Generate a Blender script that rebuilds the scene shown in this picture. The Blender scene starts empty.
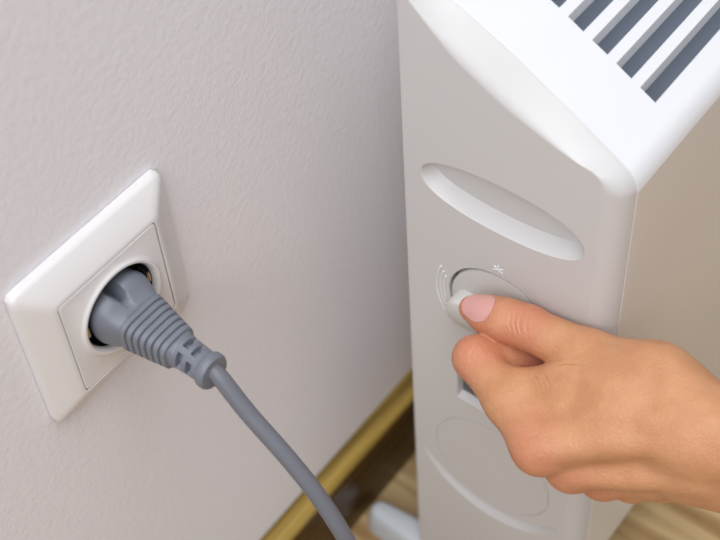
import bpy, bmesh, math, random
import numpy as np
from mathutils import Vector, Matrix

# ------------------------------------------------------------------ camera, light
scene = bpy.context.scene
COL = scene.collection
cam_data = bpy.data.cameras.new('camera')
cam = bpy.data.objects.new('camera', cam_data)
COL.objects.link(cam)
RIGHT = Vector((0.7938, 0.6057, -0.0544)).normalized()
FWD = Vector((-0.4242, 0.4874, -0.7633)).normalized()
UP = RIGHT.cross(FWD).normalized()
RIGHT = FWD.cross(UP).normalized()
m = Matrix((RIGHT, UP, -FWD)).transposed().to_4x4()
m.translation = Vector((0.31928, -0.20352, 0.43160))
cam.matrix_world = m
cam_data.sensor_width = 36.0
cam_data.lens = 36.0 * 1367.49 / 720.0
cam_data.clip_start = 0.01
cam_data.dof.use_dof = True
cam_data.dof.focus_distance = 0.585
cam_data.dof.aperture_fstop = 9.0
scene.camera = cam

world = bpy.data.worlds.new('world')
scene.world = world
world.use_nodes = True
world.node_tree.nodes['Background'].inputs[0].default_value = (0.90, 0.96, 1.05, 1)
world.node_tree.nodes['Background'].inputs[1].default_value = 0.365

def area(name, loc, target, size, power, col):
    d = bpy.data.lights.new(name, 'AREA')
    d.shape = 'SQUARE'; d.size = size; d.energy = power; d.color = col
    o = bpy.data.objects.new(name, d)
    COL.objects.link(o)
    o.location = loc
    o.rotation_euler = (Vector(target) - Vector(loc)).to_track_quat('-Z', 'Y').to_euler()
    return o
area('ceiling_light', (0.50, -0.20, 2.2), (0.1, 0.1, 0), 1.4, 30, (1.0, 1.0, 1.0))
area('fill_light', (0.80, -1.30, 1.60), (0.1, 0.1, 0), 1.2, 21, (0.97, 0.985, 1.0))  # unseen soft fill added behind the camera, brightens the wall beside the heater

vs = scene.view_settings
vs.view_transform = 'Standard'
vs.look = 'None'
vs.gamma = 1.0
vs.use_curve_mapping = False
vs.exposure = 0.0

# ------------------------------------------------------------------ materials
def srgb(r, g, b):
    f = lambda c: (c / 255 / 12.92) if c / 255 <= 0.04045 else ((c / 255 + 0.055) / 1.055) ** 2.4
    return (f(r), f(g), f(b), 1)

def mat(name, col, rough=0.5, metal=0.0, bump=None, spec=0.5, coat=0.0, vary=0.0):
    ma = bpy.data.materials.new(name); ma.use_nodes = True
    nt = ma.node_tree; b = nt.nodes['Principled BSDF']
    b.inputs['Base Color'].default_value = col
    b.inputs['Roughness'].default_value = rough
    b.inputs['Metallic'].default_value = metal
    b.inputs['Specular IOR Level'].default_value = spec
    b.inputs['Coat Weight'].default_value = coat
    tc = nt.nodes.new('ShaderNodeTexCoord')
    if vary:
        n = nt.nodes.new('ShaderNodeTexNoise'); n.inputs['Scale'].default_value = 9; n.inputs['Detail'].default_value = 4
        nt.links.new(tc.outputs['Object'], n.inputs['Vector'])
        mx = nt.nodes.new('ShaderNodeMix'); mx.data_type = 'RGBA'
        mx.inputs[6].default_value = col
        mx.inputs[7].default_value = tuple(c * (1 - vary) for c in col[:3]) + (1,)
        nt.links.new(n.outputs['Fac'], mx.inputs[0]); nt.links.new(mx.outputs[2], b.inputs['Base Color'])
    if bump:
        scale, strength, dist = bump
        n = nt.nodes.new('ShaderNodeTexNoise'); n.inputs['Scale'].default_value = scale
        n.inputs['Detail'].default_value = 6; n.inputs['Roughness'].default_value = 0.6
        nt.links.new(tc.outputs['Object'], n.inputs['Vector'])
        bp = nt.nodes.new('ShaderNodeBump'); bp.inputs['Strength'].default_value = strength; bp.inputs['Distance'].default_value = dist
        nt.links.new(n.outputs['Fac'], bp.inputs['Height']); nt.links.new(bp.outputs['Normal'], b.inputs['Normal'])
    return ma

def wood(name, c1, c2, rough, axis, stretch=16.0, spec=0.5):
    ma = bpy.data.materials.new(name); ma.use_nodes = True
    nt = ma.node_tree; b = nt.nodes['Principled BSDF']
    geo = nt.nodes.new('ShaderNodeNewGeometry')
    mp = nt.nodes.new('ShaderNodeMapping')
    sc = [90.0, 90.0, 90.0]; sc[axis] = 90.0 / stretch
    mp.inputs['Scale'].default_value = sc
    nt.links.new(geo.outputs['Position'], mp.inputs['Vector'])
    n = nt.nodes.new('ShaderNodeTexNoise'); n.inputs['Scale'].default_value = 1.0
    n.inputs['Detail'].default_value = 6; n.inputs['Distortion'].default_value = 0.8
    nt.links.new(mp.outputs['Vector'], n.inputs['Vector'])
    rp = nt.nodes.new('ShaderNodeValToRGB')
    rp.color_ramp.elements[0].position = 0.32; rp.color_ramp.elements[0].color = c1
    rp.color_ramp.elements[1].position = 0.68; rp.color_ramp.elements[1].color = c2
    nt.links.new(n.outputs['Fac'], rp.inputs['Fac'])
    oi = nt.nodes.new('ShaderNodeObjectInfo')
    hs = nt.nodes.new('ShaderNodeHueSaturation')
    mr = nt.nodes.new('ShaderNodeMapRange'); mr.inputs['To Min'].default_value = 0.85; mr.inputs['To Max'].default_value = 1.12
    nt.links.new(oi.outputs['Random'], mr.inputs['Value']); nt.links.new(mr.outputs['Result'], hs.inputs['Value'])
    nt.links.new(rp.outputs['Color'], hs.inputs['Color']); nt.links.new(hs.outputs['Color'], b.inputs['Base Color'])
    b.inputs['Roughness'].default_value = rough
    b.inputs['Specular IOR Level'].default_value = spec
    bp = nt.nodes.new('ShaderNodeBump'); bp.inputs['Strength'].default_value = 0.15; bp.inputs['Distance'].default_value = 0.001
    nt.links.new(n.outputs['Fac'], bp.inputs['Height']); nt.links.new(bp.outputs['Normal'], b.inputs['Normal'])
    return ma

M_WALL = mat('wall_plaster', srgb(242, 239, 243), 0.85, bump=(260, 0.38, 0.0010), spec=0.2, vary=0.03)
M_SOCKET = mat('socket_white', srgb(232, 229, 229), 0.28)
M_HEATER = mat('heater_white', srgb(234, 235, 238), 0.38, bump=(1500, 0.03, 0.0002))
M_CAP = mat('end_panel_plastic', srgb(212, 211, 211), 0.40, bump=(1500, 0.03, 0.0002))
M_SIDE = mat('side_enamel', srgb(228, 223, 218), 0.33)
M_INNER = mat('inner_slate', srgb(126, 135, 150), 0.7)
M_PLUG = mat('plug_grey', srgb(118, 122, 132), 0.42, bump=(2500, 0.05, 0.0002))
M_CABLE = mat('cable_grey', srgb(112, 114, 122), 0.45)
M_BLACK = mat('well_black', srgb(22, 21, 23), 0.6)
M_METAL = mat('clip_metal', srgb(205, 195, 180), 0.3, 1.0)
M_SWITCH = mat('switch_grey', srgb(96, 99, 104), 0.45)
M_DIAL = mat('dial_grey', srgb(208, 207, 204), 0.33)
M_FOOT = mat('foot_grey', srgb(205, 210, 216), 0.4)
M_FLOOR = wood('floor_oak', srgb(150, 110, 64), srgb(214, 186, 138), 0.38, 0)
M_GAP = mat('floor_gap', srgb(60, 42, 25), 0.8)
M_BASE = wood('baseboard_wood', srgb(104, 80, 24), srgb(176, 146, 70), 0.3, 1, 20)
M_SKIRT = wood('skirting_dark', srgb(44, 28, 8), srgb(92, 64, 22), 0.25, 1, 20)  # darker brown wood for the board below the cap strip
M_NAIL = mat('nail_pink', srgb(214, 160, 152), 0.25, coat=0.4)

# ------------------------------------------------------------------ helpers
def link(name, me, ma=None, parent=None, smooth=None):
    o = bpy.data.objects.new(name, me); COL.objects.link(o)
    if ma: me.materials.append(ma)
    if parent: o.parent = parent
    if smooth is not None:
        for p in me.polygons: p.use_smooth = True
        me.set_sharp_from_angle(angle=math.radians(smooth))
    return o

def from_bm(bm, name='mesh'):
    bmesh.ops.remove_doubles(bm, verts=bm.verts, dist=1e-7)
    bmesh.ops.recalc_face_normals(bm, faces=bm.faces)
    me = bpy.data.meshes.new(name); bm.to_mesh(me); bm.free(); return me

def loft(rings, cap0=True, cap1=True, closed=True):
    """rings: list of equally long lists of points"""
    bm = bmesh.new()
    V = [[bm.verts.new(p) for p in r] for r in rings]
    n = len(rings[0])
    for a, b in zip(V[:-1], V[1:]):
        for i in range(n if closed else n - 1):
            j = (i + 1) % n
            bm.faces.new((a[i], a[j], b[j], b[i]))
    if cap0: bm.faces.new(V[0][::-1])
    if cap1: bm.faces.new(V[-1])
    return bm

def boxm(x0, x1, y0, y1, z0, z1, bev=0.0, seg=2):
    bm = bmesh.new()
    bmesh.ops.create_cube(bm, size=1)
    for v in bm.verts:
        v.co = Vector(((x0 + x1) / 2 + v.co.x * (x1 - x0), (y0 + y1) / 2 + v.co.y * (y1 - y0), (z0 + z1) / 2 + v.co.z * (z1 - z0)))
    if bev: bmesh.ops.bevel(bm, geom=list(bm.edges), offset=bev, segments=seg, affect='EDGES')
    return bm

def empty(name, loc, label, cat):
    o = bpy.data.objects.new(name, None); COL.objects.link(o); o.location = loc
    o.empty_display_size = 0.02
    o['label'] = label; o['category'] = cat
    return o

def child(name, me, ma, root, smooth=None, parent=None):
    """mesh given in world coordinates, parented keeping its place"""
    o = link(name, me, ma, None, smooth)
    par = parent or root
    off = Vector(root.location)
    me.transform(Matrix.Translation(-off))
    o.parent = par
    return o

def rrect(h, r, n):
    """rounded square outline sampled at n equal angles: returns (u,v)"""
    out = []
    for i in range(n):
        a = 2 * math.pi * (i + 0.5) / n
        c, s = math.cos(a), math.sin(a)
        t = h / max(abs(c), abs(s))
        u, v = t * c, t * s
        q = h - r
        if abs(u) > q and abs(v) > q:
            # ray / corner circle
            cx, cy = math.copysign(q, u), math.copysign(q, v)
            bq = c * cx + s * cy; cc = cx * cx + cy * cy - r * r
            t = bq + math.sqrt(max(0, bq * bq - cc)); u, v = t * c, t * s
        out.append((u, v))
    return out

def tube(path, r, n=16):
    """sweep a circle along points (parallel transport)"""
    P = [Vector(p) for p in path]
    rings = []
    t0 = (P[1] - P[0]).normalized()
    nrm = t0.orthogonal().normalized()
    for i, p in enumerate(P):
        t = ((P[min(i + 1, len(P) - 1)] - P[max(i - 1, 0)])).normalized()
        nrm = (nrm - t * nrm.dot(t)).normalized()
        bn = t.cross(nrm)
        rr = r[i] if isinstance(r, (list, tuple)) else r
        rings.append([p + (nrm * math.cos(a) + bn * math.sin(a)) * rr for a in [2 * math.pi * k / n for k in range(n)]])
    return loft(rings)

def catmull(pts, sub):
    P = [Vector(p) for p in pts]; P = [2 * P[0] - P[1]] + P + [2 * P[-1] - P[-2]]
    out = []
    for i in range(1, len(P) - 2):
        for k in range(sub):
            t = k / sub
            out.append(0.5 * ((2 * P[i]) + (P[i + 1] - P[i - 1]) * t + (2 * P[i - 1] - 5 * P[i] + 4 * P[i + 1] - P[i + 2]) * t * t + (3 * P[i] - P[i - 1] - 3 * P[i + 1] + P[i + 2]) * t ** 3))
    out.append(P[-2]); return out

def interp(tab, x):
    for (x0, z0), (x1, z1) in zip(tab[:-1], tab[1:]):
        if x <= x1: return z0 + (z1 - z0) * (x - x0) / (x1 - x0)
    return tab[-1][1]

def smooth_tab(tab, n=8):
    return [(p.x, p.y) for p in catmull([(a, b, 0) for a, b in tab], n)]

# ------------------------------------------------------------------ setting
ZF = -0.345
w = link('wall_left', from_bm(boxm(-0.12, 0.0, -1.6, 2.2, ZF, 2.2)), M_WALL); w['kind'] = 'structure'
w['label'] = 'pale lilac-grey plastered wall behind the socket'
fl = link('floor', from_bm(boxm(-0.02, 2.4, -1.6, 2.2, ZF - 0.05, ZF - 0.002)), M_GAP); fl['kind'] = 'structure'
fl['label'] = 'oak plank floor below the heater'
random.seed(4)
PW = 0.118; plank_mesh = {}
y = -1.58; row = 0
while y < 2.1:
    x = 0.0 - (row % 3) * 0.0
    cuts = [0.002, 0.55 + 0.3 * ((row * 7) % 5) / 5, 1.35 + 0.3 * ((row * 3) % 5) / 5, 2.38]
    for a, b in zip(cuts[:-1], cuts[1:]):
        me = from_bm(boxm(a + 0.0006, b - 0.0006, y + 0.0006, y + PW - 0.0006, ZF - 0.012, ZF, 0.0012, 1))
        link('plank', me, M_FLOOR, fl)
    y += PW; row += 1
# baseboard: stepped moulding profile in x,z
def extr(pr): return from_bm(loft([[(a, yy, b) for a, b in pr] for yy in (-1.6, 2.2)]))
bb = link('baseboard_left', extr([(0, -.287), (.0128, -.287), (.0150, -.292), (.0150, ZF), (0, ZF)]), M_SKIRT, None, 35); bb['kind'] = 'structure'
bb['label'] = 'dark brown baseboard with a yellow wooden cap along the foot of the wall'
link('cap_strip', extr([(0, -.2868), (0, -.2825), (.0030, -.2822), (.0095, -.2832), (.0128, -.2850), (.0136, -.2870), (.0134, -.2872)]), M_BASE, bb, 35)

# ------------------------------------------------------------------ wall socket
SY, SZ = 0.0, 0.0
sock = empty('wall_socket', (0, SY, SZ), 'white square wall socket with a round well holding the grey plug', 'socket')
N = 128
def sring(h, r, x): return [(x, SY + u, SZ + v) for u, v in rrect(h, r, N)]
def cring(r, x): return [(x, SY + r * math.cos(2 * math.pi * (i + .5) / N), SZ + r * math.sin(2 * math.pi * (i + .5) / N)) for i in range(N)]
rings = [sring(.0416, .0030, 0.0002), sring(.0416, .0030, .0030), sring(.0412, .0030, .0042), sring(.0402, .0030, .0050),
         sring(.0340, .0026, .0084), sring(.0300, .0022, .0104), sring(.0282, .0020, .0110), sring(.0277, .0018, .0109), sring(.0277, .0016, .0060), sring(.0230, .0016, .0060)]
child('frame', from_bm(loft(rings, False, False)), M_SOCKET, sock, 40)
WY = 0.0010
def wring(r, x): return [(x, SY + WY + r * math.cos(2 * math.pi * (i + .5) / N), SZ + r * math.sin(2 * math.pi * (i + .5) / N)) for i in range(N)]
rings = [sring(.0272, .0014, .0062), sring(.0272, .0014, .0106), sring(.0268, .0014, .0110), wring(.0234, .0110), wring(.0226, .0114), wring(.0216, .0122), wring(.0206, .0122), wring(.0198, .0114), wring(.0194, .0100), wring(.0192, .0012)]
ins = child('faceplate', from_bm(loft(rings, False, False)), M_SOCKET, sock, 35)
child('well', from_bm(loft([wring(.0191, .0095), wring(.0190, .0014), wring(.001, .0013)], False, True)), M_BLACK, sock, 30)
for sgn in (-1, 1):
    b2 = boxm(.0035, .0098, SY + WY + sgn * .0180 - .0008, SY + WY + sgn * .0180 + .0008, SZ - .003, SZ + .003, .0005, 2)
    c2 = child('earth_clip', from_bm(b2), M_METAL, sock, 40)
    c2['label'] = 'small bent metal earth contact in the well'

# ------------------------------------------------------------------ power cord: plug and cable
cord = empty('power_cord', (0.002, SY + WY, SZ), 'grey plug with ribbed grip in the socket and its drooping grey cable', 'power cord')
TILT = 0.13
def axp(s): return Vector((0.010 + s, SY + WY, SZ - .0010 - s * TILT))
def plug_ring(s, hy, hz, e=2.6, notch=0.0, n=96):
    o = axp(s); r = []
    for i in range(n):
        a = 2 * math.pi * i / n
        c, q = math.cos(a), math.sin(a)
        t = (abs(c / hy) ** e + abs(q / hz) ** e) ** (-1 / e)
        if notch:
            d = math.atan2(math.sin(a - math.pi / 2 - .12), math.cos(a - math.pi / 2 - .12))
            t *= 1 - notch * math.exp(-(d / 0.19) ** 6) - notch * .3 * math.exp(-(d / .5) ** 2)
        r.append((o.x, o.y + t * c, o.z + t * q))
    return r
R_ = []
R_ += [plug_ring(-.0085, .0145, .0140, 2.2, .42), plug_ring(-.0030, .0150, .0146, 2.3, .52), plug_ring(-.0012, .0157, .0150, 2.3, .52), plug_ring(.0002, .0159, .0151, 2.3, .50), plug_ring(.0012, .0157, .0148, 2.4, .46), plug_ring(.0025, .0154, .0141, 2.5, .38),
       plug_ring(.0040, .0148, .0130, 2.7, .26), plug_ring(.0052, .0143, .0119, 2.9, .17), plug_ring(.0066, .0137, .0106, 3.2, .09), plug_ring(.0080, .0131, .0096, 3.6, .04), plug_ring(.0098, .0124, .0086, 4.0), plug_ring(.0112, .0119, .0081, 4.4)]
nr = 7
s0, s1 = .0115, .0325
for i in range(nr):
    a = s0 + (s1 - s0) * i / nr; st = (s1 - s0) / nr
    for f, g in ((0.0, 0), (0.10, 1), (0.70, 1), (0.80, 0), (1.0, 0)):
        s = a + st * f; u = (s - s0) / (s1 - s0)
        hy = .0120 + (.0082 - .0120) * u; hz = .0082 + (.0068 - .0082) * u; e = 4.4 - 1.2 * u
        R_.append(plug_ring(s, hy + (.00045 if g else -.0007), hz + (.00045 if g else -.0007), e))
R_ += [plug_ring(.0328, .0078, .0070, 2.6), plug_ring(.0335, .0074, .0067, 2.4), plug_ring(.0350, .0073, .0066, 2.3)]
plug = child('plug', from_bm(loft(R_)), M_PLUG, cord, 40)
# strain relief with windows: slotted collar rings joined by bridges
def relief():
    bm = bmesh.new()
    n = 96
    st = [(.0320, 0), (.0336, 0), (.0338, 1), (.0362, 1), (.0364, 0), (.0384, 0), (.0386, 2), (.0410, 2), (.0412, 0), (.0430, 0)]
    rings = []
    for s, g in st:
        s += .0022
        o = axp(s); rr = .0073 - (s - .0345) * 0.06
        row = []
        for i in range(n):
            a = 2 * math.pi * i / n
            k = rr
            if g:
                if math.cos(4 * (a - math.radians(68 if g == 1 else 76))) > -0.55: k = rr - .0026
            row.append((o.x, o.y + k * math.cos(a), o.z + k * math.sin(a)))
        rings.append(row)
    o = .0430
    for s, r in ((.0433, .0068), (.0438, .0075), (.0446, .0079), (.0468, .0079), (.0478, .0073), (.0480, .0040)):
        q = axp(s + .0024)
        rings.append([(q.x, q.y + r * math.cos(2 * math.pi * i / n), q.z + r * math.sin(2 * math.pi * i / n)) for i in range(n)])
    return loft(rings)
child('strain_relief', from_bm(relief()), M_PLUG, cord, 35)
e0 = axp(.044)
path = catmull([axp(.046), axp(.0525), (.0768, SY, -.0205), (.0961, SY, -.0375), (.1105, SY, -.0545), (.1225, SY, -.0765), (.1330, SY + .002, -.115), (.1380, SY - .002, -.17),
                (.1400, SY - .02, -.25), (.1450, SY - .06, -.315), (.170, SY - .13, -.3405), (.25, SY - .22, -.3412), (.38, SY - .26, -.3412), (.5, SY - .3, -.3412)], 10)
child('cable', from_bm(tube(path, .0037, 20)), M_CABLE, cord, 60)

# ------------------------------------------------------------------ heater
YP = 0.125           # plane of the end panel
XL, XR = 0.0627, 0.168
YL = 0.62            # far end
heater = empty('electric_heater', (0.117, YP + 0.02, ZF), 'white convector heater with slotted sloping top and round dial on its end panel', 'heater')
LOW = smooth_tab([(.060, .110), (.0689, .1004), (.0789, .0904), (.0891, .0815), (.1012, .0741), (.1161, .0667), (.1391, .0588), (.157, .0548)])
TOP = smooth_tab([(.058, .1090), (.0811, .0984), (.1059, .0865), (.1215, .0777), (.133, .0713), (.1442, .0647), (.1553, .0580), (.1610, .0545)])
ZB = -0.322
# outlines with point correspondence: inner (front face) and outer (shoulder)
inner, outer, kind = [], [], []
nb = 24
# right side upwards
for i in range(12):
    z = ZB + (0.046 - ZB) * i / 12
    inner.append((XR - .010, z)); outer.append((XR, min(z, 0.041))); kind.append('round')
# corner
CORNER = [(XR, .0440), (XR - .0004, .0463), (XR - .0013, .0486), (XR - .0026, .0508), (XR - .0042, .0526), (XR - .0058, .0537), (XR - .0070, .0545)]
for i in range(7):
    outer.append(CORNER[i])
    inner.append((XR - .018 + .008 * math.cos(math.pi / 2 * i / 6), .0485 + .0080 * math.sin(math.pi / 2 * i / 6))); kind.append('round')
# top, right to left
for i in range(1, nb + 1):
    u = i / nb
    xo = .1610 + (XL - .1610) * u
    xi = .1500 + (XL + .0015 - .1500) * u
    outer.append((xo, interp(TOP, xo))); inner.append((xi, interp(LOW, xi))); kind.append('cham')
# left side downwards
for i in range(0, 8):
    z = .098 + (ZB - .098) * i / 7
    outer.append((XL, z)); inner.append((XL + .0015, z)); kind.append('edge')
DY = .011
def ring_at(t):
    r = []
    for (xi, zi), (xo, zo), k in zip(inner, outer, kind):
        if k == 'round':
            a = math.sin(t * math.pi / 2); b = (1 - math.cos(t * math.pi / 2)) * DY
        elif k == 'cham':
            t0 = .35; a = t
            b = DY * (t * t / (2 * t0) if t < t0 else t - t0 / 2) / (1 - t0 / 2)
        else:
            a = math.sin(t * math.pi / 2); b = (1 - math.cos(t * math.pi / 2)) * .0015
        r.append((xi + (xo - xi) * a, YP + b, zi + (zo - zi) * a))
    return r
rings = [ring_at(t) for t in (0, .06, .12, .2, .3, .4, .5, .6, .7, .8, .9, 1.0)]
back = [(x, YP + .016, z) for (x, z) in outer]
rings.append(back)
panel_me = from_bm(loft(rings))
panel = link('end_panel', panel_me, M_CAP)

def ellipse(cx, cz, a, b, y, n=72, e=2.0):
    out = []
    for i in range(n):
        t = 2 * math.pi * i / n; c, s = math.cos(t), math.sin(t)
        out.append((cx + a * math.copysign(abs(c) ** (2 / e), c), y, cz + b * math.copysign(abs(s) ** (2 / e), s)))
    return out
cutters = []
HX, HZ = .1132, .0094
hr = [ellipse(HX, HZ, .0410, .0148, YP - .002, e=2.25), ellipse(HX, HZ, .0410, .0148, YP - .0002, e=2.25), ellipse(HX, HZ, .0404, .0142, YP + .0003, e=2.25), ellipse(HX, HZ, .0401, .0139, YP + .0010, e=2.25)]
hr += [ellipse(HX, HZ + .0012, .0394, .0128, YP + .0030, e=2.25), ellipse(HX, HZ + .0026, .0382, .0112, YP + .0064, e=2.2)]
cutters.append(from_bm(loft(hr)))
KX, KZ, KR = .1139, -.0602, .0271
cutters.append(from_bm(loft([ellipse(KX, KZ, KR + .0006, KR + .0006, YP - .002), ellipse(KX, KZ, KR + .0006, KR + .0006, YP - .0001), ellipse(KX, KZ, KR, KR, YP + .0005), ellipse(KX, KZ, KR, KR, YP + .007)])))
# switch opening
def rect(x0, x1, z0, z1, y, r=.001):
    out = []
    for cx, cz, a0 in ((x1 - r, z1 - r, 0), (x0 + r, z1 - r, 90), (x0 + r, z0 + r, 180), (x1 - r, z0 + r, 270)):
        for k in range(5):
            a = math.radians(a0 + 22.5 * k); out.append((cx + r * math.cos(a), y, cz + r * math.sin(a)))
    return out
SX0, SX1, SZ0, SZ1 = .0925, .1355, -.1405, -.1030
cutters.append(from_bm(loft([rect(SX0 - .0014, SX1 + .0014, SZ0 - .0034, SZ1 + .001, YP - .002), rect(SX0 - .0010, SX1 + .001, SZ0 - .0030, SZ1 + .001, YP - .0001), rect(SX0, SX1, SZ0, SZ1, YP + .0035), rect(SX0, SX1, SZ0, SZ1, YP + .008)])))
# round cap groove and crescent scoop
OX, OZ = .1135, -.1905
def groove(r0, r1, d, n=96):
    rings = []
    for i in range(n):
        a = 2 * math.pi * i / n; c, s = math.cos(a), math.sin(a)
        rings.append([(OX + r * c, y, OZ + r * s) for r, y in ((r0, YP - .001), (r1, YP - .001), (r1 - .0001, YP + d), (r0 + .0001, YP + d))])
    bm = bmesh.new(); V = [[bm.verts.new(p) for p in r] for r in rings]
    for i in range(n):
        for k in range(4):
            bm.faces.new((V[i][k], V[i][(k + 1) % 4], V[(i + 1) % n][(k + 1) % 4], V[(i + 1) % n][k]))
    return bm
cutters.append(from_bm(groove(.0350, .0356, .0006)))
def crescent():
    rings = []
    n = 40
    for i in range(n + 1):
        u = i / n; a = math.radians(203 + (332 - 203) * u)
        wv = math.sin(math.pi * u) ** 0.6 if 0 < u < 1 else 0.0
        ro = .0380 + .0125 * 1.0 - .002 * (1 - wv); ri = ro - .0004 - .0112 * wv
        d = .0002 + .0070 * wv
        c, s = math.cos(a), math.sin(a)
        rings.append([(OX + ro * c, YP - .0005, OZ + ro * s), (OX + (ri + (ro - ri) * .45) * c, YP + d * .72, OZ + (ri + (ro - ri) * .45) * s), (OX + (ri + .05 * (ro - ri)) * c, YP + d, OZ + (ri + .05 * (ro - ri)) * s), (OX + ri * c, YP - .0005, OZ + ri * s)])
    return loft(rings)
cutters.append(from_bm(crescent()))
for me in cutters:
    co = bpy.data.objects.new('cutter', me); COL.objects.link(co)
    md = panel.modifiers.new('cut', 'BOOLEAN'); md.operation = 'DIFFERENCE'; md.solver = 'EXACT'; md.object = co
bpy.context.view_layer.update()
dg = bpy.context.evaluated_depsgraph_get()
new_me = bpy.data.meshes.new_from_object(panel.evaluated_get(dg))
panel.modifiers.clear()
panel.data = new_me
for o in [o for o in COL.objects if o.name.startswith('cutter')]:
    bpy.data.objects.remove(o)
for pl in new_me.polygons: pl.use_smooth = True
new_me.set_sharp_from_angle(angle=math.radians(32))
wn = panel.modifiers.new('wn', 'WEIGHTED_NORMAL'); wn.keep_sharp = True; wn.weight = 100
new_me.transform(Matrix.Translation(-Vector(heater.location)))
panel.parent = heater

# body: housing sheet (side, rounded edge, top) starting behind the shoulder of the end panel
Y0 = YP + DY
E_ = .0004
def top_pts(x0, x1):
    n = max(1, round((x0 - x1) / .003))
    return [(x0 + (x1 - x0) * k / n, interp(TOP, x0 + (x1 - x0) * k / n) + E_) for k in range(n + 1)]
sidepr = [(XR + E_, -.268), (XR + E_, .041)] + [(x + E_, z + E_ * k / 6) for k, (x, z) in enumerate(CORNER[:-1])]
def sheet(profile, t, y0, y1):
    """extrude an open x,z polyline with thickness along its normal"""
    P = [Vector((a, b)) for a, b in profile]; off = []
    for i, q in enumerate(P):
        d = (P[min(i + 1, len(P) - 1)] - P[max(i - 1, 0)]).normalized()
        off.append(q + Vector((-d.y, d.x)) * t)
    loop = [(q.x, q.y) for q in P] + [(q.x, q.y) for q in off[::-1]]
    return loft([[(a, yy, b) for a, b in loop] for yy in (y0, y1)])
YS = YP + .044
XS = .1553
side = child('side_panel', from_bm(sheet(sidepr[:3], .0015, Y0, YL)), M_SIDE, heater, 40)
side['label'] = 'glossy beige-tinted side sheet'
child('top_border', from_bm(sheet(sidepr[2:] + top_pts(.1610, XL), .0015, Y0, YS)), M_HEATER, heater, 60)
child('top_edge', from_bm(sheet(sidepr[2:] + top_pts(.1610, XS), .0015, YS, YL)), M_HEATER, heater, 60)
child('back_panel', from_bm(boxm(XL, XL + .0015, Y0 + .006, YL, -.268, interp(TOP, XL) - .004)), M_SIDE, heater)
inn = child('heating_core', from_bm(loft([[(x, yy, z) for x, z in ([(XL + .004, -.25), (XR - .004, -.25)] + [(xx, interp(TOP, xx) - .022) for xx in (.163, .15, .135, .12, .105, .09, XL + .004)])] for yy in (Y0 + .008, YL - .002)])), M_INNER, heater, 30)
inn['label'] = 'slate blue core seen through the slots'
# top: slats and end border
PITCH, SW = .01145, .0073
xr_edges = [.1553 - PITCH * i for i in range(8)]      # right edges of the slots
def top_strip(x0, x1, y0, y1, th):
    xs = [x0 + (x1 - x0) * k / max(1, round((x1 - x0) / .004)) for k in range(max(1, round((x1 - x0) / .004)) + 1)]
    up = [(xx, interp(TOP, xx) + E_) for xx in xs]; dn = [(xx, interp(TOP, xx) - th) for xx in xs[::-1]]
    return loft([[(a, yy, b) for a, b in up + dn] for yy in (y0, y1)])
child('top_border', from_bm(top_strip(XL, XS, YL - .05, YL, .004)), M_HEATER, heater, 40)
for i, xe in enumerate(xr_edges):
    x1 = xe - SW; x0 = (xr_edges[i + 1] if i + 1 < len(xr_edges) else XL)
    if x1 - x0 < .001: continue
    child('slat', from_bm(top_strip(x0, x1, YS, YL - .05, .0055)), M_HEATER, heater, 40)
child('end_cover', from_bm(loft([[(x, yy, z) for x, z in outer] for yy in (YL, YL + .02)])), M_HEATER, heater, 30)

# dial
dial = child('dial', from_bm(loft([ellipse(KX, KZ, .0260, .0260, YP + .0068), ellipse(KX, KZ, .0258, .0258, YP + .0010), ellipse(KX, KZ, .0256, .0256, YP + .0005), ellipse(KX, KZ, .0250, .0250, YP + .0003), ellipse(KX, KZ, .010, .010, YP + .0003)])), M_DIAL, heater, 30)
dial['label'] = 'round rotating dial'
def stad(hl, hw, y, n=20, ang=0.0):
    out = []
    for k in range(n + 1):
        a = -math.pi / 2 + math.pi * k / n; out.append((-.001 + hw * math.cos(a), hw * math.sin(a)))
    for k in range(n + 1):
        a = math.pi / 2 + math.pi * k / n; out.append((-(hl - hw) + hw * math.cos(a), hw * math.sin(a)))
    ca, sa = math.cos(ang), math.sin(ang)
    return [(KX + u * ca - v * sa, y, KZ - .0028 + u * sa + v * ca) for u, v in out]
GA = 0.0
grip = child('dial_grip', from_bm(loft([stad(.0240, .0080, YP + .002, ang=GA), stad(.0238, .0078, YP - .0075, ang=GA), stad(.0235, .0075, YP - .0083, ang=GA), stad(.0228, .0068, YP - .0087, ang=GA)])), M_DIAL, heater, 35, parent=dial)
grip['label'] = 'raised finger grip across the dial'
# raised heat arcs and snowflake mark
for r, a0, a1 in ((.0340, 156, 216), (.0318, 160, 206), (.0299, 164, 197)):
    pts = [(KX + r * math.cos(math.radians(a0 + (a1 - a0) * k / 24)), YP - .0001, KZ + r * math.sin(math.radians(a0 + (a1 - a0) * k / 24))) for k in range(25)]
    child('heat_mark', from_bm(tube(pts, [.00055 - .0003 * k / 24 for k in range(25)], 8)), M_HEATER, heater, 60)
sb = bmesh.new()
for k in range(3):
    a = math.radians(30 + 60 * k); d = Vector((math.cos(a), 0, math.sin(a))) * .0027
    c0 = Vector((KX - .0005, YP - .0001, KZ + .0318))
    t = tube([c0 - d, c0 - d * .3, c0 + d * .3, c0 + d], .00038, 6)
    tm = bpy.data.meshes.new('t'); t.to_mesh(tm); t.free(); sb.from_mesh(tm)
child('frost_mark', from_bm(sb), M_HEATER, heater, 60)
# switch
sw = child('switch', from_bm(boxm(SX0 + .0002, SX1 - .0002, YP + .0035, YP + .0085, SZ0 + .0002, SZ1 - .0002)), M_SWITCH, heater)
child('rocker', from_bm(boxm(SX0 + .003, SX1 - .003, YP + .0012, YP + .006, SZ0 + .004, SZ1 - .004, .001, 3)), M_SWITCH, heater, 40, parent=sw)
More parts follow.
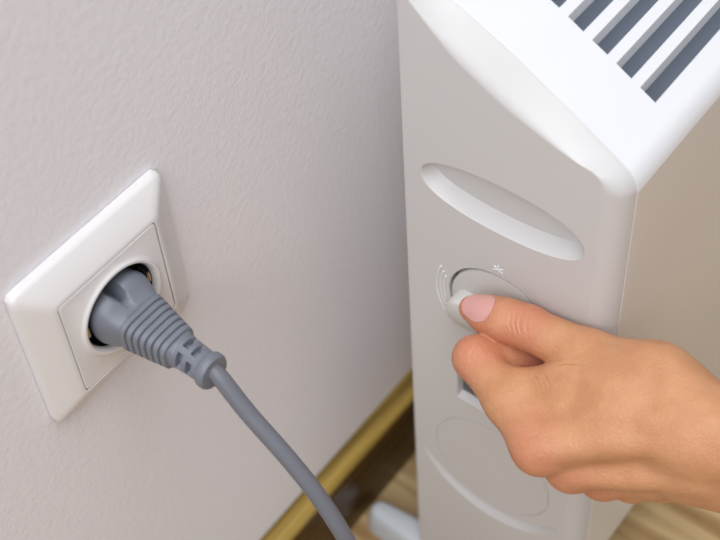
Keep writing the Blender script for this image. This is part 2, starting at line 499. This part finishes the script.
# feet: rounded bars across the heater
def foot(cy, x0, x1):
    rings = []
    xm = (x0 + x1) / 2
    for xx in [x0 + (x1 - x0) * u for u in (0, .008, .02, .04, .08, .2, .35, .5, .65, .8, .92, .96, .98, .992, 1)]:
        e = min(xx - x0, x1 - xx)
        k = math.sqrt(max(0.0, 1 - (1 - min(1, e / .006)) ** 2)) * .6 + .4
        hw = (.0060 + min(e, .045) * .075) * k
        h = .0205 * (.75 + .25 * k) + min(e, .06) * .04
        sec = [(-hw - .002, 0), (-hw - .0015, h * .55), (-hw, h - .0035), (-hw + .001, h - .0012), (-hw + .003 * k, h), (hw - .003 * k, h), (hw - .001, h - .0012), (hw, h - .0035), (hw + .0015, h * .55), (hw + .002, 0)]
        rings.append([(xx, cy + a, ZF + b) for a, b in sec])
    return loft(rings)
child('foot', from_bm(foot(.1305, .0225, .212)), M_FOOT, heater, 50)
child('foot', from_bm(foot(YL + .008, .0225, .212)), M_FOOT, heater, 50)

# ------------------------------------------------------------------ hand
# HAND-BEGIN
BONES = [
    ('bulk', 0.0070, (0.1696, 0.0726, -0.0531), 0.0113, (0.1935, 0.0881, -0.0407), 0.0100),
    ('bulk', 0.0070, (0.1935, 0.0881, -0.0407), 0.0100, (0.2203, 0.1016, -0.0326), 0.0140),
    ('bulk', 0.0070, (0.1816, 0.0796, -0.0658), 0.0112, (0.2050, 0.0897, -0.0566), 0.0095),
    ('bulk', 0.0070, (0.2050, 0.0897, -0.0566), 0.0095, (0.2277, 0.0998, -0.0457), 0.0130),
    ('bulk', 0.0070, (0.1889, 0.0962, -0.0880), 0.0110, (0.2067, 0.1034, -0.0776), 0.0105),
    ('bulk', 0.0070, (0.2067, 0.1034, -0.0776), 0.0105, (0.2271, 0.1100, -0.0625), 0.0140),
    ('bulk', 0.0070, (0.1961, 0.1120, -0.1056), 0.0105, (0.2100, 0.1137, -0.0913), 0.0105),
    ('bulk', 0.0070, (0.2100, 0.1137, -0.0913), 0.0105, (0.2274, 0.1152, -0.0737), 0.0140),
    ('bulk', 0.0120, (0.1669, 0.1129, -0.0377), 0.0112, (0.1982, 0.1153, -0.0326), 0.0132),
    ('bulk', 0.0120, (0.1982, 0.1153, -0.0326), 0.0132, (0.2278, 0.1065, -0.0349), 0.0170),
    ('bulk', 0.0120, (0.1701, 0.0981, -0.0449), 0.0120, (0.1889, 0.1021, -0.0398), 0.0150),
    ('bulk', 0.0120, (0.1889, 0.1021, -0.0398), 0.0150, (0.2089, 0.1069, -0.0360), 0.0160),
    ('bulk', 0.0070, (0.2199, 0.1034, -0.0365), 0.0168, (0.2381, 0.1094, -0.0323), 0.0176),
    ('bulk', 0.0070, (0.2381, 0.1094, -0.0323), 0.0176, (0.3245, 0.1155, 0.0166), 0.0260),
    ('bulk', 0.0070, (0.2242, 0.1047, -0.0551), 0.0185, (0.2405, 0.1114, -0.0520), 0.0190),
    ('bulk', 0.0070, (0.2405, 0.1114, -0.0520), 0.0190, (0.3310, 0.1201, -0.0102), 0.0270),
    ('web', 0.0060, (0.1480, 0.0923, -0.0534), 0.0098, (0.1698, 0.0987, -0.0444), 0.0120),
    ('thumb', 0.0040, (0.1669, 0.1129, -0.0377), 0.0112, (0.1363, 0.1133, -0.0401), 0.0093),
    ('thumb', 0.0040, (0.1363, 0.1133, -0.0401), 0.0093, (0.1261, 0.1115, -0.0408), 0.0092),
    ('thumb', 0.0040, (0.1261, 0.1115, -0.0408), 0.0092, (0.1172, 0.1109, -0.0427), 0.0080),
    ('thumb', 0.0040, (0.1172, 0.1109, -0.0427), 0.0080, (0.1094, 0.1106, -0.0438), 0.0058),
    ('index', 0.0050, (0.1696, 0.0726, -0.0531), 0.0113, (0.1464, 0.0837, -0.0528), 0.0098),
    ('index', 0.0050, (0.1464, 0.0837, -0.0528), 0.0098, (0.1227, 0.0937, -0.0515), 0.0091),
    ('index', 0.0050, (0.1227, 0.0937, -0.0515), 0.0091, (0.1307, 0.1079, -0.0587), 0.0090),
    ('index', 0.0050, (0.1307, 0.1079, -0.0587), 0.0090, (0.1459, 0.1147, -0.0628), 0.0072),
    ('middle', 0.0040, (0.1816, 0.0796, -0.0658), 0.0112, (0.1498, 0.0954, -0.0826), 0.0095),
    ('middle', 0.0040, (0.1498, 0.0954, -0.0826), 0.0095, (0.1447, 0.1092, -0.0735), 0.0085),
    ('middle', 0.0040, (0.1447, 0.1092, -0.0735), 0.0085, (0.1538, 0.1146, -0.0646), 0.0080),
    ('ring', 0.0040, (0.1889, 0.0962, -0.0880), 0.0110, (0.1658, 0.1032, -0.0904), 0.0090),
    ('ring', 0.0040, (0.1658, 0.1032, -0.0904), 0.0090, (0.1635, 0.1103, -0.0754), 0.0080),
    ('ring', 0.0040, (0.1635, 0.1103, -0.0754), 0.0080, (0.1699, 0.1134, -0.0652), 0.0075),
    ('little', 0.0040, (0.1961, 0.1120, -0.1056), 0.0105, (0.1799, 0.1155, -0.1100), 0.0080),
    ('little', 0.0040, (0.1799, 0.1155, -0.1100), 0.0080, (0.1788, 0.1153, -0.0859), 0.0070),
    ('little', 0.0040, (0.1788, 0.1153, -0.0859), 0.0070, (0.1818, 0.1156, -0.0717), 0.0070),
    ('tendon', 0.0035, (0.1752, 0.0692, -0.0459), 0.0028, (0.2000, 0.0825, -0.0361), 0.0020),
    ('tendon', 0.0035, (0.2000, 0.0825, -0.0361), 0.0020, (0.2289, 0.0927, -0.0280), 0.0025),
    ('tendon', 0.0035, (0.1868, 0.0731, -0.0610), 0.0028, (0.2106, 0.0832, -0.0527), 0.0021),
    ('tendon', 0.0035, (0.2106, 0.0832, -0.0527), 0.0021, (0.2343, 0.0914, -0.0449), 0.0022),
    ('tendon', 0.0040, (0.1741, 0.1093, -0.0295), 0.0020, (0.2014, 0.1105, -0.0217), 0.0020),
    ('tendon', 0.0025, (0.1769, 0.0847, -0.0437), 0.0010, (0.1890, 0.0891, -0.0300), 0.0013),
    ('tendon', 0.0025, (0.1890, 0.0891, -0.0300), 0.0013, (0.2084, 0.0932, -0.0255), 0.0013),
    ('tendon', 0.0025, (0.2084, 0.0932, -0.0255), 0.0013, (0.2271, 0.0978, -0.0205), 0.0013),
    ('tendon', 0.0025, (0.1995, 0.0970, -0.0250), 0.0009, (0.2141, 0.0922, -0.0306), 0.0012),
    ('tendon', 0.0025, (0.2141, 0.0922, -0.0306), 0.0012, (0.2263, 0.0923, -0.0386), 0.0010),
]
KNUCKLES = [(0.1459, 0.1147, -0.0628), (0.1538, 0.1146, -0.0646), (0.1390, 0.1129, -0.0601), (0.1693, 0.0716, -0.0535), (0.1227, 0.0937, -0.0515), (0.1816, 0.0796, -0.0658), (0.1363, 0.1133, -0.0401), (0.1878, 0.0954, -0.0880), (0.1148, 0.1089, -0.0414)]
CREASES = [
    (0.00100, 0.00060, [(0.1578, 0.0980, -0.0346), (0.1592, 0.0984, -0.0333), (0.1606, 0.0988, -0.0322), (0.1619, 0.0993, -0.0312), (0.1632, 0.0999, -0.0303), (0.1651, 0.1002, -0.0294), (0.1671, 0.1007, -0.0286), (0.1690, 0.1011, -0.0277), (0.1710, 0.1015, -0.0267)]),
    (0.00050, 0.00045, [(0.1543, 0.0960, -0.0380), (0.1561, 0.0944, -0.0369), (0.1578, 0.0931, -0.0361), (0.1594, 0.0919, -0.0356), (0.1609, 0.0908, -0.0353), (0.1619, 0.0898, -0.0355), (0.1629, 0.0889, -0.0357), (0.1638, 0.0880, -0.0361), (0.1647, 0.0871, -0.0365)]),
    (0.00050, 0.00045, [(0.1500, 0.0953, -0.0412), (0.1518, 0.0938, -0.0402), (0.1534, 0.0926, -0.0394), (0.1549, 0.0915, -0.0389), (0.1564, 0.0904, -0.0385), (0.1573, 0.0895, -0.0386), (0.1580, 0.0887, -0.0388), (0.1588, 0.0879, -0.0391), (0.1595, 0.0872, -0.0394)]),
    (0.00040, 0.00045, [(0.1613, 0.0962, -0.0326), (0.1630, 0.0952, -0.0319), (0.1647, 0.0944, -0.0314), (0.1663, 0.0937, -0.0310), (0.1679, 0.0930, -0.0308), (0.1692, 0.0921, -0.0308), (0.1705, 0.0913, -0.0309), (0.1717, 0.0904, -0.0310), (0.1729, 0.0896, -0.0312)]),
    (0.00035, 0.00045, [(0.1286, 0.1127, -0.0305), (0.1295, 0.1108, -0.0305), (0.1303, 0.1090, -0.0309), (0.1309, 0.1075, -0.0316), (0.1315, 0.1061, -0.0326), (0.1327, 0.1051, -0.0336), (0.1338, 0.1043, -0.0348), (0.1348, 0.1036, -0.0363), (0.1357, 0.1031, -0.0381)]),
    (0.00050, 0.00045, [(0.1307, 0.1135, -0.0304), (0.1316, 0.1114, -0.0304), (0.1324, 0.1096, -0.0307), (0.1331, 0.1081, -0.0313), (0.1337, 0.1067, -0.0322), (0.1349, 0.1056, -0.0332), (0.1361, 0.1047, -0.0343), (0.1371, 0.1039, -0.0356), (0.1381, 0.1033, -0.0373)]),
    (0.00045, 0.00045, [(0.1328, 0.1141, -0.0302), (0.1338, 0.1120, -0.0301), (0.1346, 0.1101, -0.0303), (0.1353, 0.1085, -0.0309), (0.1359, 0.1071, -0.0318), (0.1372, 0.1060, -0.0327), (0.1384, 0.1049, -0.0339), (0.1395, 0.1041, -0.0353), (0.1405, 0.1035, -0.0371)]),
    (0.00030, 0.00045, [(0.1363, 0.1141, -0.0297), (0.1372, 0.1122, -0.0297), (0.1379, 0.1105, -0.0300), (0.1385, 0.1090, -0.0306), (0.1391, 0.1076, -0.0313), (0.1403, 0.1064, -0.0323), (0.1414, 0.1054, -0.0335), (0.1424, 0.1045, -0.0349), (0.1433, 0.1038, -0.0366)]),
    (0.00030, 0.00045, [(0.1205, 0.0929, -0.0414), (0.1206, 0.0915, -0.0416), (0.1205, 0.0902, -0.0420), (0.1204, 0.0890, -0.0426), (0.1203, 0.0879, -0.0433), (0.1208, 0.0868, -0.0440), (0.1212, 0.0857, -0.0449), (0.1216, 0.0848, -0.0460), (0.1219, 0.0840, -0.0472)]),
    (0.00030, 0.00045, [(0.1231, 0.0952, -0.0413), (0.1234, 0.0934, -0.0412), (0.1236, 0.0917, -0.0414), (0.1238, 0.0902, -0.0417), (0.1238, 0.0888, -0.0423), (0.1246, 0.0871, -0.0431), (0.1252, 0.0857, -0.0442), (0.1257, 0.0843, -0.0456), (0.1262, 0.0831, -0.0472)]),
    (0.00040, 0.00060, [(0.1633, 0.0651, -0.0447), (0.1648, 0.0657, -0.0434), (0.1662, 0.0665, -0.0424), (0.1675, 0.0674, -0.0415), (0.1688, 0.0683, -0.0409), (0.1694, 0.0695, -0.0404), (0.1700, 0.0708, -0.0399), (0.1706, 0.0722, -0.0396), (0.1711, 0.0735, -0.0394)]),
    (0.00030, 0.00060, [(0.1646, 0.0618, -0.0483), (0.1663, 0.0621, -0.0466), (0.1679, 0.0626, -0.0453), (0.1693, 0.0632, -0.0442), (0.1707, 0.0640, -0.0434), (0.1717, 0.0650, -0.0424), (0.1726, 0.0661, -0.0416), (0.1736, 0.0672, -0.0409), (0.1744, 0.0684, -0.0404)]),
]
NAIL_AXIS = [(0.1209, 0.1067, -0.0332), (0.1087, 0.1077, -0.0385)]
NAIL_CENTRE = (0.1139, 0.1077, -0.0351)
# HAND-END

def seg_d(Pt, a, b):
    a = np.array(a); b = np.array(b); ba = b - a
    t = np.clip((Pt - a) @ ba / (ba @ ba), 0, 1)
    return np.linalg.norm(Pt - a - t[..., None] * ba, axis=-1), t
def smin(a, b, k):
    h = np.maximum(k - np.abs(a - b), 0) / k
    return np.minimum(a, b) - h * h * k * 0.25
JOIN = {'web': .009, 'thumb': .005, 'index': .006, 'middle': .004, 'ring': .004, 'little': .004, 'tendon': .006}
def hand_sdf(Pt):
    G = {}
    for gg, k, a, ra, b, rb in BONES:
        d, t = seg_d(Pt, a, b); d = d - (ra + (rb - ra) * t)
        G[gg] = d if gg not in G else smin(G[gg], d, k)
    base = smin(G['bulk'], G['tendon'], JOIN['tendon'])
    palm = smin(base, G['web'], JOIN['web'])
    tot = smin(base, G['thumb'], JOIN['thumb'])
    tot = smin(tot, smin(palm, G['index'], JOIN['index']), .0008)
    for g in ('middle', 'ring', 'little'):
        tot = smin(tot, smin(base, G[g], JOIN[g]), .0008)
    return tot
def surface_nets(f, lo, hi, h):
    lo = np.array(lo); n = np.ceil((np.array(hi) - lo) / h).astype(int) + 1
    ax = [lo[i] + h * np.arange(n[i]) for i in range(3)]
    # coarse pass to find the band that holds the surface
    G = np.stack(np.meshgrid(*ax, indexing='ij'), -1).astype(np.float32)
    st = 4
    Cs = G[::st, ::st, ::st]
    cd = np.abs(f(Cs.reshape(-1, 3))).reshape(Cs.shape[:3])
    near = np.repeat(np.repeat(np.repeat(cd < h * st * 1.6, st, 0), st, 1), st, 2)[:n[0], :n[1], :n[2]]
    pad = np.zeros(tuple(n), bool); pad[:near.shape[0], :near.shape[1], :near.shape[2]] = near
    # dilate by half a coarse cell
    for axis in range(3):
        for s in (-2, 2): pad |= np.roll(pad, s, axis)
    sgn = np.repeat(np.repeat(np.repeat(f(Cs.reshape(-1, 3)).reshape(Cs.shape[:3]), st, 0), st, 1), st, 2)[:n[0], :n[1], :n[2]]
    D = np.ones(tuple(n), np.float32) * 0.01; D[:sgn.shape[0], :sgn.shape[1], :sgn.shape[2]] = sgn
    D[pad] = f(G[pad])
    ins = D < 0
    c = [ins[i:n[0] - 1 + i, j:n[1] - 1 + j, k:n[2] - 1 + k] for i in (0, 1) for j in (0, 1) for k in (0, 1)]
    s = sum(x.astype(np.int8) for x in c)
    act = (s > 0) & (s < 8)
    idx = -np.ones(act.shape, int); idx[act] = np.arange(act.sum())
    cells = np.argwhere(act)
    acc = np.zeros((len(cells), 3)); cnt = np.zeros(len(cells))
    offs = [(i, j, k) for i in (0, 1) for j in (0, 1) for k in (0, 1)]
    for a in range(8):
        for b in range(a + 1, 8):
            da = np.array(offs[a]); db = np.array(offs[b])
            if np.abs(da - db).sum() != 1: continue
            va = D[tuple((cells + da).T)]; vb = D[tuple((cells + db).T)]
            cr = (va < 0) != (vb < 0)
            t = np.where(cr, va / np.where(va - vb == 0, 1, va - vb), 0)
            acc += np.where(cr[:, None], da + t[:, None] * (db - da), 0); cnt += cr
    V = lo + h * (cells + acc / cnt[:, None])
    F = []
    for axis in range(3):
        o1, o2 = [a for a in range(3) if a != axis]
        e = np.zeros(3, int); e[axis] = 1
        A = ins[tuple(slice(0, n[i] - (1 if i == axis else 0)) for i in range(3))]
        B = ins[tuple(slice(1 if i == axis else 0, n[i]) for i in range(3))]
        E = np.argwhere(A != B)
        E = E[(E[:, o1] > 0) & (E[:, o2] > 0) & (E[:, o1] < n[o1] - 1) & (E[:, o2] < n[o2] - 1)]
        flip = A[tuple(E.T)]
        u = np.zeros(3, int); u[o1] = 1; v = np.zeros(3, int); v[o2] = 1
        q = np.stack([idx[tuple((E - u - v).T)], idx[tuple((E - v).T)], idx[tuple(E.T)], idx[tuple((E - u).T)]], 1)
        if axis == 1: flip = ~flip
        q[~flip] = q[~flip][:, ::-1]
        F.append(q)
    return V, np.concatenate(F)
def grad(Pt, e=4e-4):
    g = np.stack([hand_sdf(Pt + d) - hand_sdf(Pt - d) for d in np.eye(3) * e], -1)
    return g / (np.linalg.norm(g, axis=-1, keepdims=True) + 1e-12)
allp = np.array([b[2] for b in BONES] + [b[4] for b in BONES])
lo = allp.min(0) - .034; hi = allp.max(0) + .034
V, F = surface_nets(hand_sdf, lo, hi, 0.0010)
for _ in range(2):
    V = V - grad(V) * hand_sdf(V)[:, None]
def crease_dist(Pt, pts):
    best = np.full(len(Pt), 1.0)
    for a, b in zip(pts[:-1], pts[1:]):
        d, t = seg_d(Pt, a, b); best = np.minimum(best, d)
    return best
me = bpy.data.meshes.new('hand')
me.from_pydata(V.tolist(), [], F.tolist()); me.validate()
bmh = bmesh.new(); bmh.from_mesh(me)
near = np.full(len(V), 1.0)
for depth, wid, pts in CREASES: near = np.minimum(near, crease_dist(V, pts))
bmh.verts.ensure_lookup_table()
ed = [e for e in bmh.edges if near[e.verts[0].index] < .0024 and near[e.verts[1].index] < .0024]
bmesh.ops.subdivide_edges(bmh, edges=ed, cuts=2, use_grid_fill=True)
V = np.array([v.co[:] for v in bmh.verts])
for _ in range(2): V = V - grad(V) * hand_sdf(V)[:, None]
Nn = grad(V); disp = np.zeros(len(V))
for depth, wid, pts in CREASES:
    x = crease_dist(V, pts)
    ends = np.array([pts[0], pts[-1]]); ln = np.linalg.norm(ends[0] - ends[1])
    fade = np.clip(np.min(np.linalg.norm(V[:, None] - ends[None], axis=2), axis=1) / (ln * .45), 0, 1)
    disp -= .55 * fade * depth * (np.exp(-(x / wid) ** 2) - .35 * np.exp(-((x - 2.2 * wid) / wid) ** 2))
V = V + Nn * disp[:, None]
# the forearm runs on out of the picture
arm = [bn for bn in BONES if bn[0] == 'bulk' and bn[5] > .025]
wr = sum(np.array(bn[2]) for bn in arm) / len(arm); el = sum(np.array(bn[4]) for bn in arm) / len(arm)
dirv = (el - wr) / np.linalg.norm(el - wr); al = (V - wr) @ dirv
ext = np.clip(al - .045, 0, None)
rad = V - wr - al[:, None] * dirv
V = V + dirv * (ext * 3.2)[:, None] + rad * (ext * 2.2)[:, None]
for v, q in zip(bmh.verts, V.tolist()): v.co = q
bmh.to_mesh(me); bmh.free()
red = np.zeros(len(V))
for k in KNUCKLES:
    red = np.maximum(red, np.exp(-(np.linalg.norm(V - np.array(k), axis=1) / .0155) ** 4))
for k in KNUCKLES[:3]:      # pinker pads of curled fingers, plus red skin bounce light painted into the gap
    red = np.maximum(red, 1.9 * np.exp(-(np.linalg.norm(V - np.array(k), axis=1) / .011) ** 4))
att = me.color_attributes.new('red', 'FLOAT_COLOR', 'POINT')
buf = np.ones((len(V), 4), np.float32); buf[:, 0] = red; buf[:, 1] = red; buf[:, 2] = red
att.data.foreach_set('color', buf.ravel())

ms = bpy.data.materials.new('skin'); ms.use_nodes = True
nt = ms.node_tree; b = nt.nodes['Principled BSDF']
at = nt.nodes.new('ShaderNodeAttribute'); at.attribute_name = 'red'
geo = nt.nodes.new('ShaderNodeNewGeometry')
nz = nt.nodes.new('ShaderNodeTexNoise'); nz.inputs['Scale'].default_value = 90; nz.inputs['Detail'].default_value = 5
nt.links.new(geo.outputs['Position'], nz.inputs['Vector'])
mx = nt.nodes.new('ShaderNodeMix'); mx.data_type = 'RGBA'
mx.inputs[6].default_value = srgb(188, 128, 88); mx.inputs[7].default_value = srgb(218, 164, 122)
nt.links.new(nz.outputs['Fac'], mx.inputs[0])
m2 = nt.nodes.new('ShaderNodeMix'); m2.data_type = 'RGBA'
m2.inputs[7].default_value = srgb(206, 116, 100)
ml = nt.nodes.new('ShaderNodeMath'); ml.operation = 'MULTIPLY'; ml.inputs[1].default_value = 0.42
nt.links.new(at.outputs['Fac'], ml.inputs[0]); nt.links.new(ml.outputs[0], m2.inputs[0])
nt.links.new(mx.outputs[2], m2.inputs[6]); nt.links.new(m2.outputs[2], b.inputs['Base Color'])
b.inputs['Roughness'].default_value = 0.5
b.inputs['Subsurface Weight'].default_value = 0.22
b.inputs['Subsurface Radius'].default_value = (1.0, 0.35, 0.18)
b.inputs['Subsurface Scale'].default_value = 0.004
vo = nt.nodes.new('ShaderNodeTexVoronoi'); vo.inputs['Scale'].default_value = 900
n2 = nt.nodes.new('ShaderNodeTexNoise'); n2.inputs['Scale'].default_value = 500; n2.inputs['Detail'].default_value = 4
nt.links.new(geo.outputs['Position'], vo.inputs['Vector']); nt.links.new(geo.outputs['Position'], n2.inputs['Vector'])
ad = nt.nodes.new('ShaderNodeMath'); ad.operation = 'ADD'
nt.links.new(vo.outputs['Distance'], ad.inputs[0]); nt.links.new(n2.outputs['Fac'], ad.inputs[1])
bp = nt.nodes.new('ShaderNodeBump'); bp.inputs['Strength'].default_value = 0.5; bp.inputs['Distance'].default_value = 0.0004
nt.links.new(ad.outputs[0], bp.inputs['Height']); nt.links.new(bp.outputs['Normal'], b.inputs['Normal'])

org = Vector(V[np.argmin(V[:, 2])].tolist())
hand = link('person', me, ms, None, 180)
me.transform(Matrix.Translation(-org)); hand.location = org
hand['label'] = 'bare left hand and wrist pinching the heater dial between thumb and bent index finger'
hand['category'] = 'person'
# thumbnail: curved plate laid on the thumb
n0, n1 = [np.array(q) for q in NAIL_AXIS]
nc = np.array(NAIL_CENTRE)
NOUT = grad(nc[None])[0]
axis = n1 - n0; axis = axis - NOUT * (axis @ NOUT); axis /= np.linalg.norm(axis)
side = np.cross(axis, NOUT)
L_, W_ = .0086, .0058
gu, gv = 13, 13
top_pts = []; over = []
for i in range(gu):
    for j in range(gv):
        u = -1 + 2 * i / (gu - 1); v = -1 + 2 * j / (gv - 1)
        # squircle mapping
        uu = u * math.sqrt(1 - v * v * 0.42); vv = v * math.sqrt(1 - u * u * 0.30) * (1 - .14 * max(u, 0))
        ucl = min(uu, .30)
        q = nc + axis * ucl * L_ + side * vv * W_ - NOUT * .0035 * vv * vv
        top_pts.append(q); over.append((uu - ucl) * L_)
Q = np.array(top_pts)
for _ in range(6):
    Q = Q - grad(Q) * hand_sdf(Q)[:, None]
Nq = grad(Q)
Q = Q + np.array(over)[:, None] * (axis - .12 * NOUT)   # free edge runs on past the fingertip
verts = np.concatenate([Q + Nq * .0004, Q - Nq * .0008]); faces = []
nn = gu * gv
for i in range(gu - 1):
    for j in range(gv - 1):
        a = i * gv + j
        faces.append((a, a + 1, a + gv + 1, a + gv)); faces.append((nn + a, nn + a + gv, nn + a + gv + 1, nn + a + 1))
edge = [(i, 0) for i in range(gu)] + [(gu - 1, j) for j in range(1, gv)] + [(i, gv - 1) for i in range(gu - 2, -1, -1)] + [(0, j) for j in range(gv - 2, 0, -1)]
ei = [i * gv + j for i, j in edge]
for k in range(len(ei)):
    a, c = ei[k], ei[(k + 1) % len(ei)]; faces.append((a, nn + a, nn + c, c))
nm = bpy.data.meshes.new('nail'); nm.from_pydata(verts.tolist(), [], faces)
bmn = bmesh.new(); bmn.from_mesh(nm); nm = from_bm(bmn, 'nail')
nm.transform(Matrix.Translation(-org))
nl = link('thumbnail', nm, M_NAIL, hand, 60); nl['label'] = 'pale pink thumbnail'
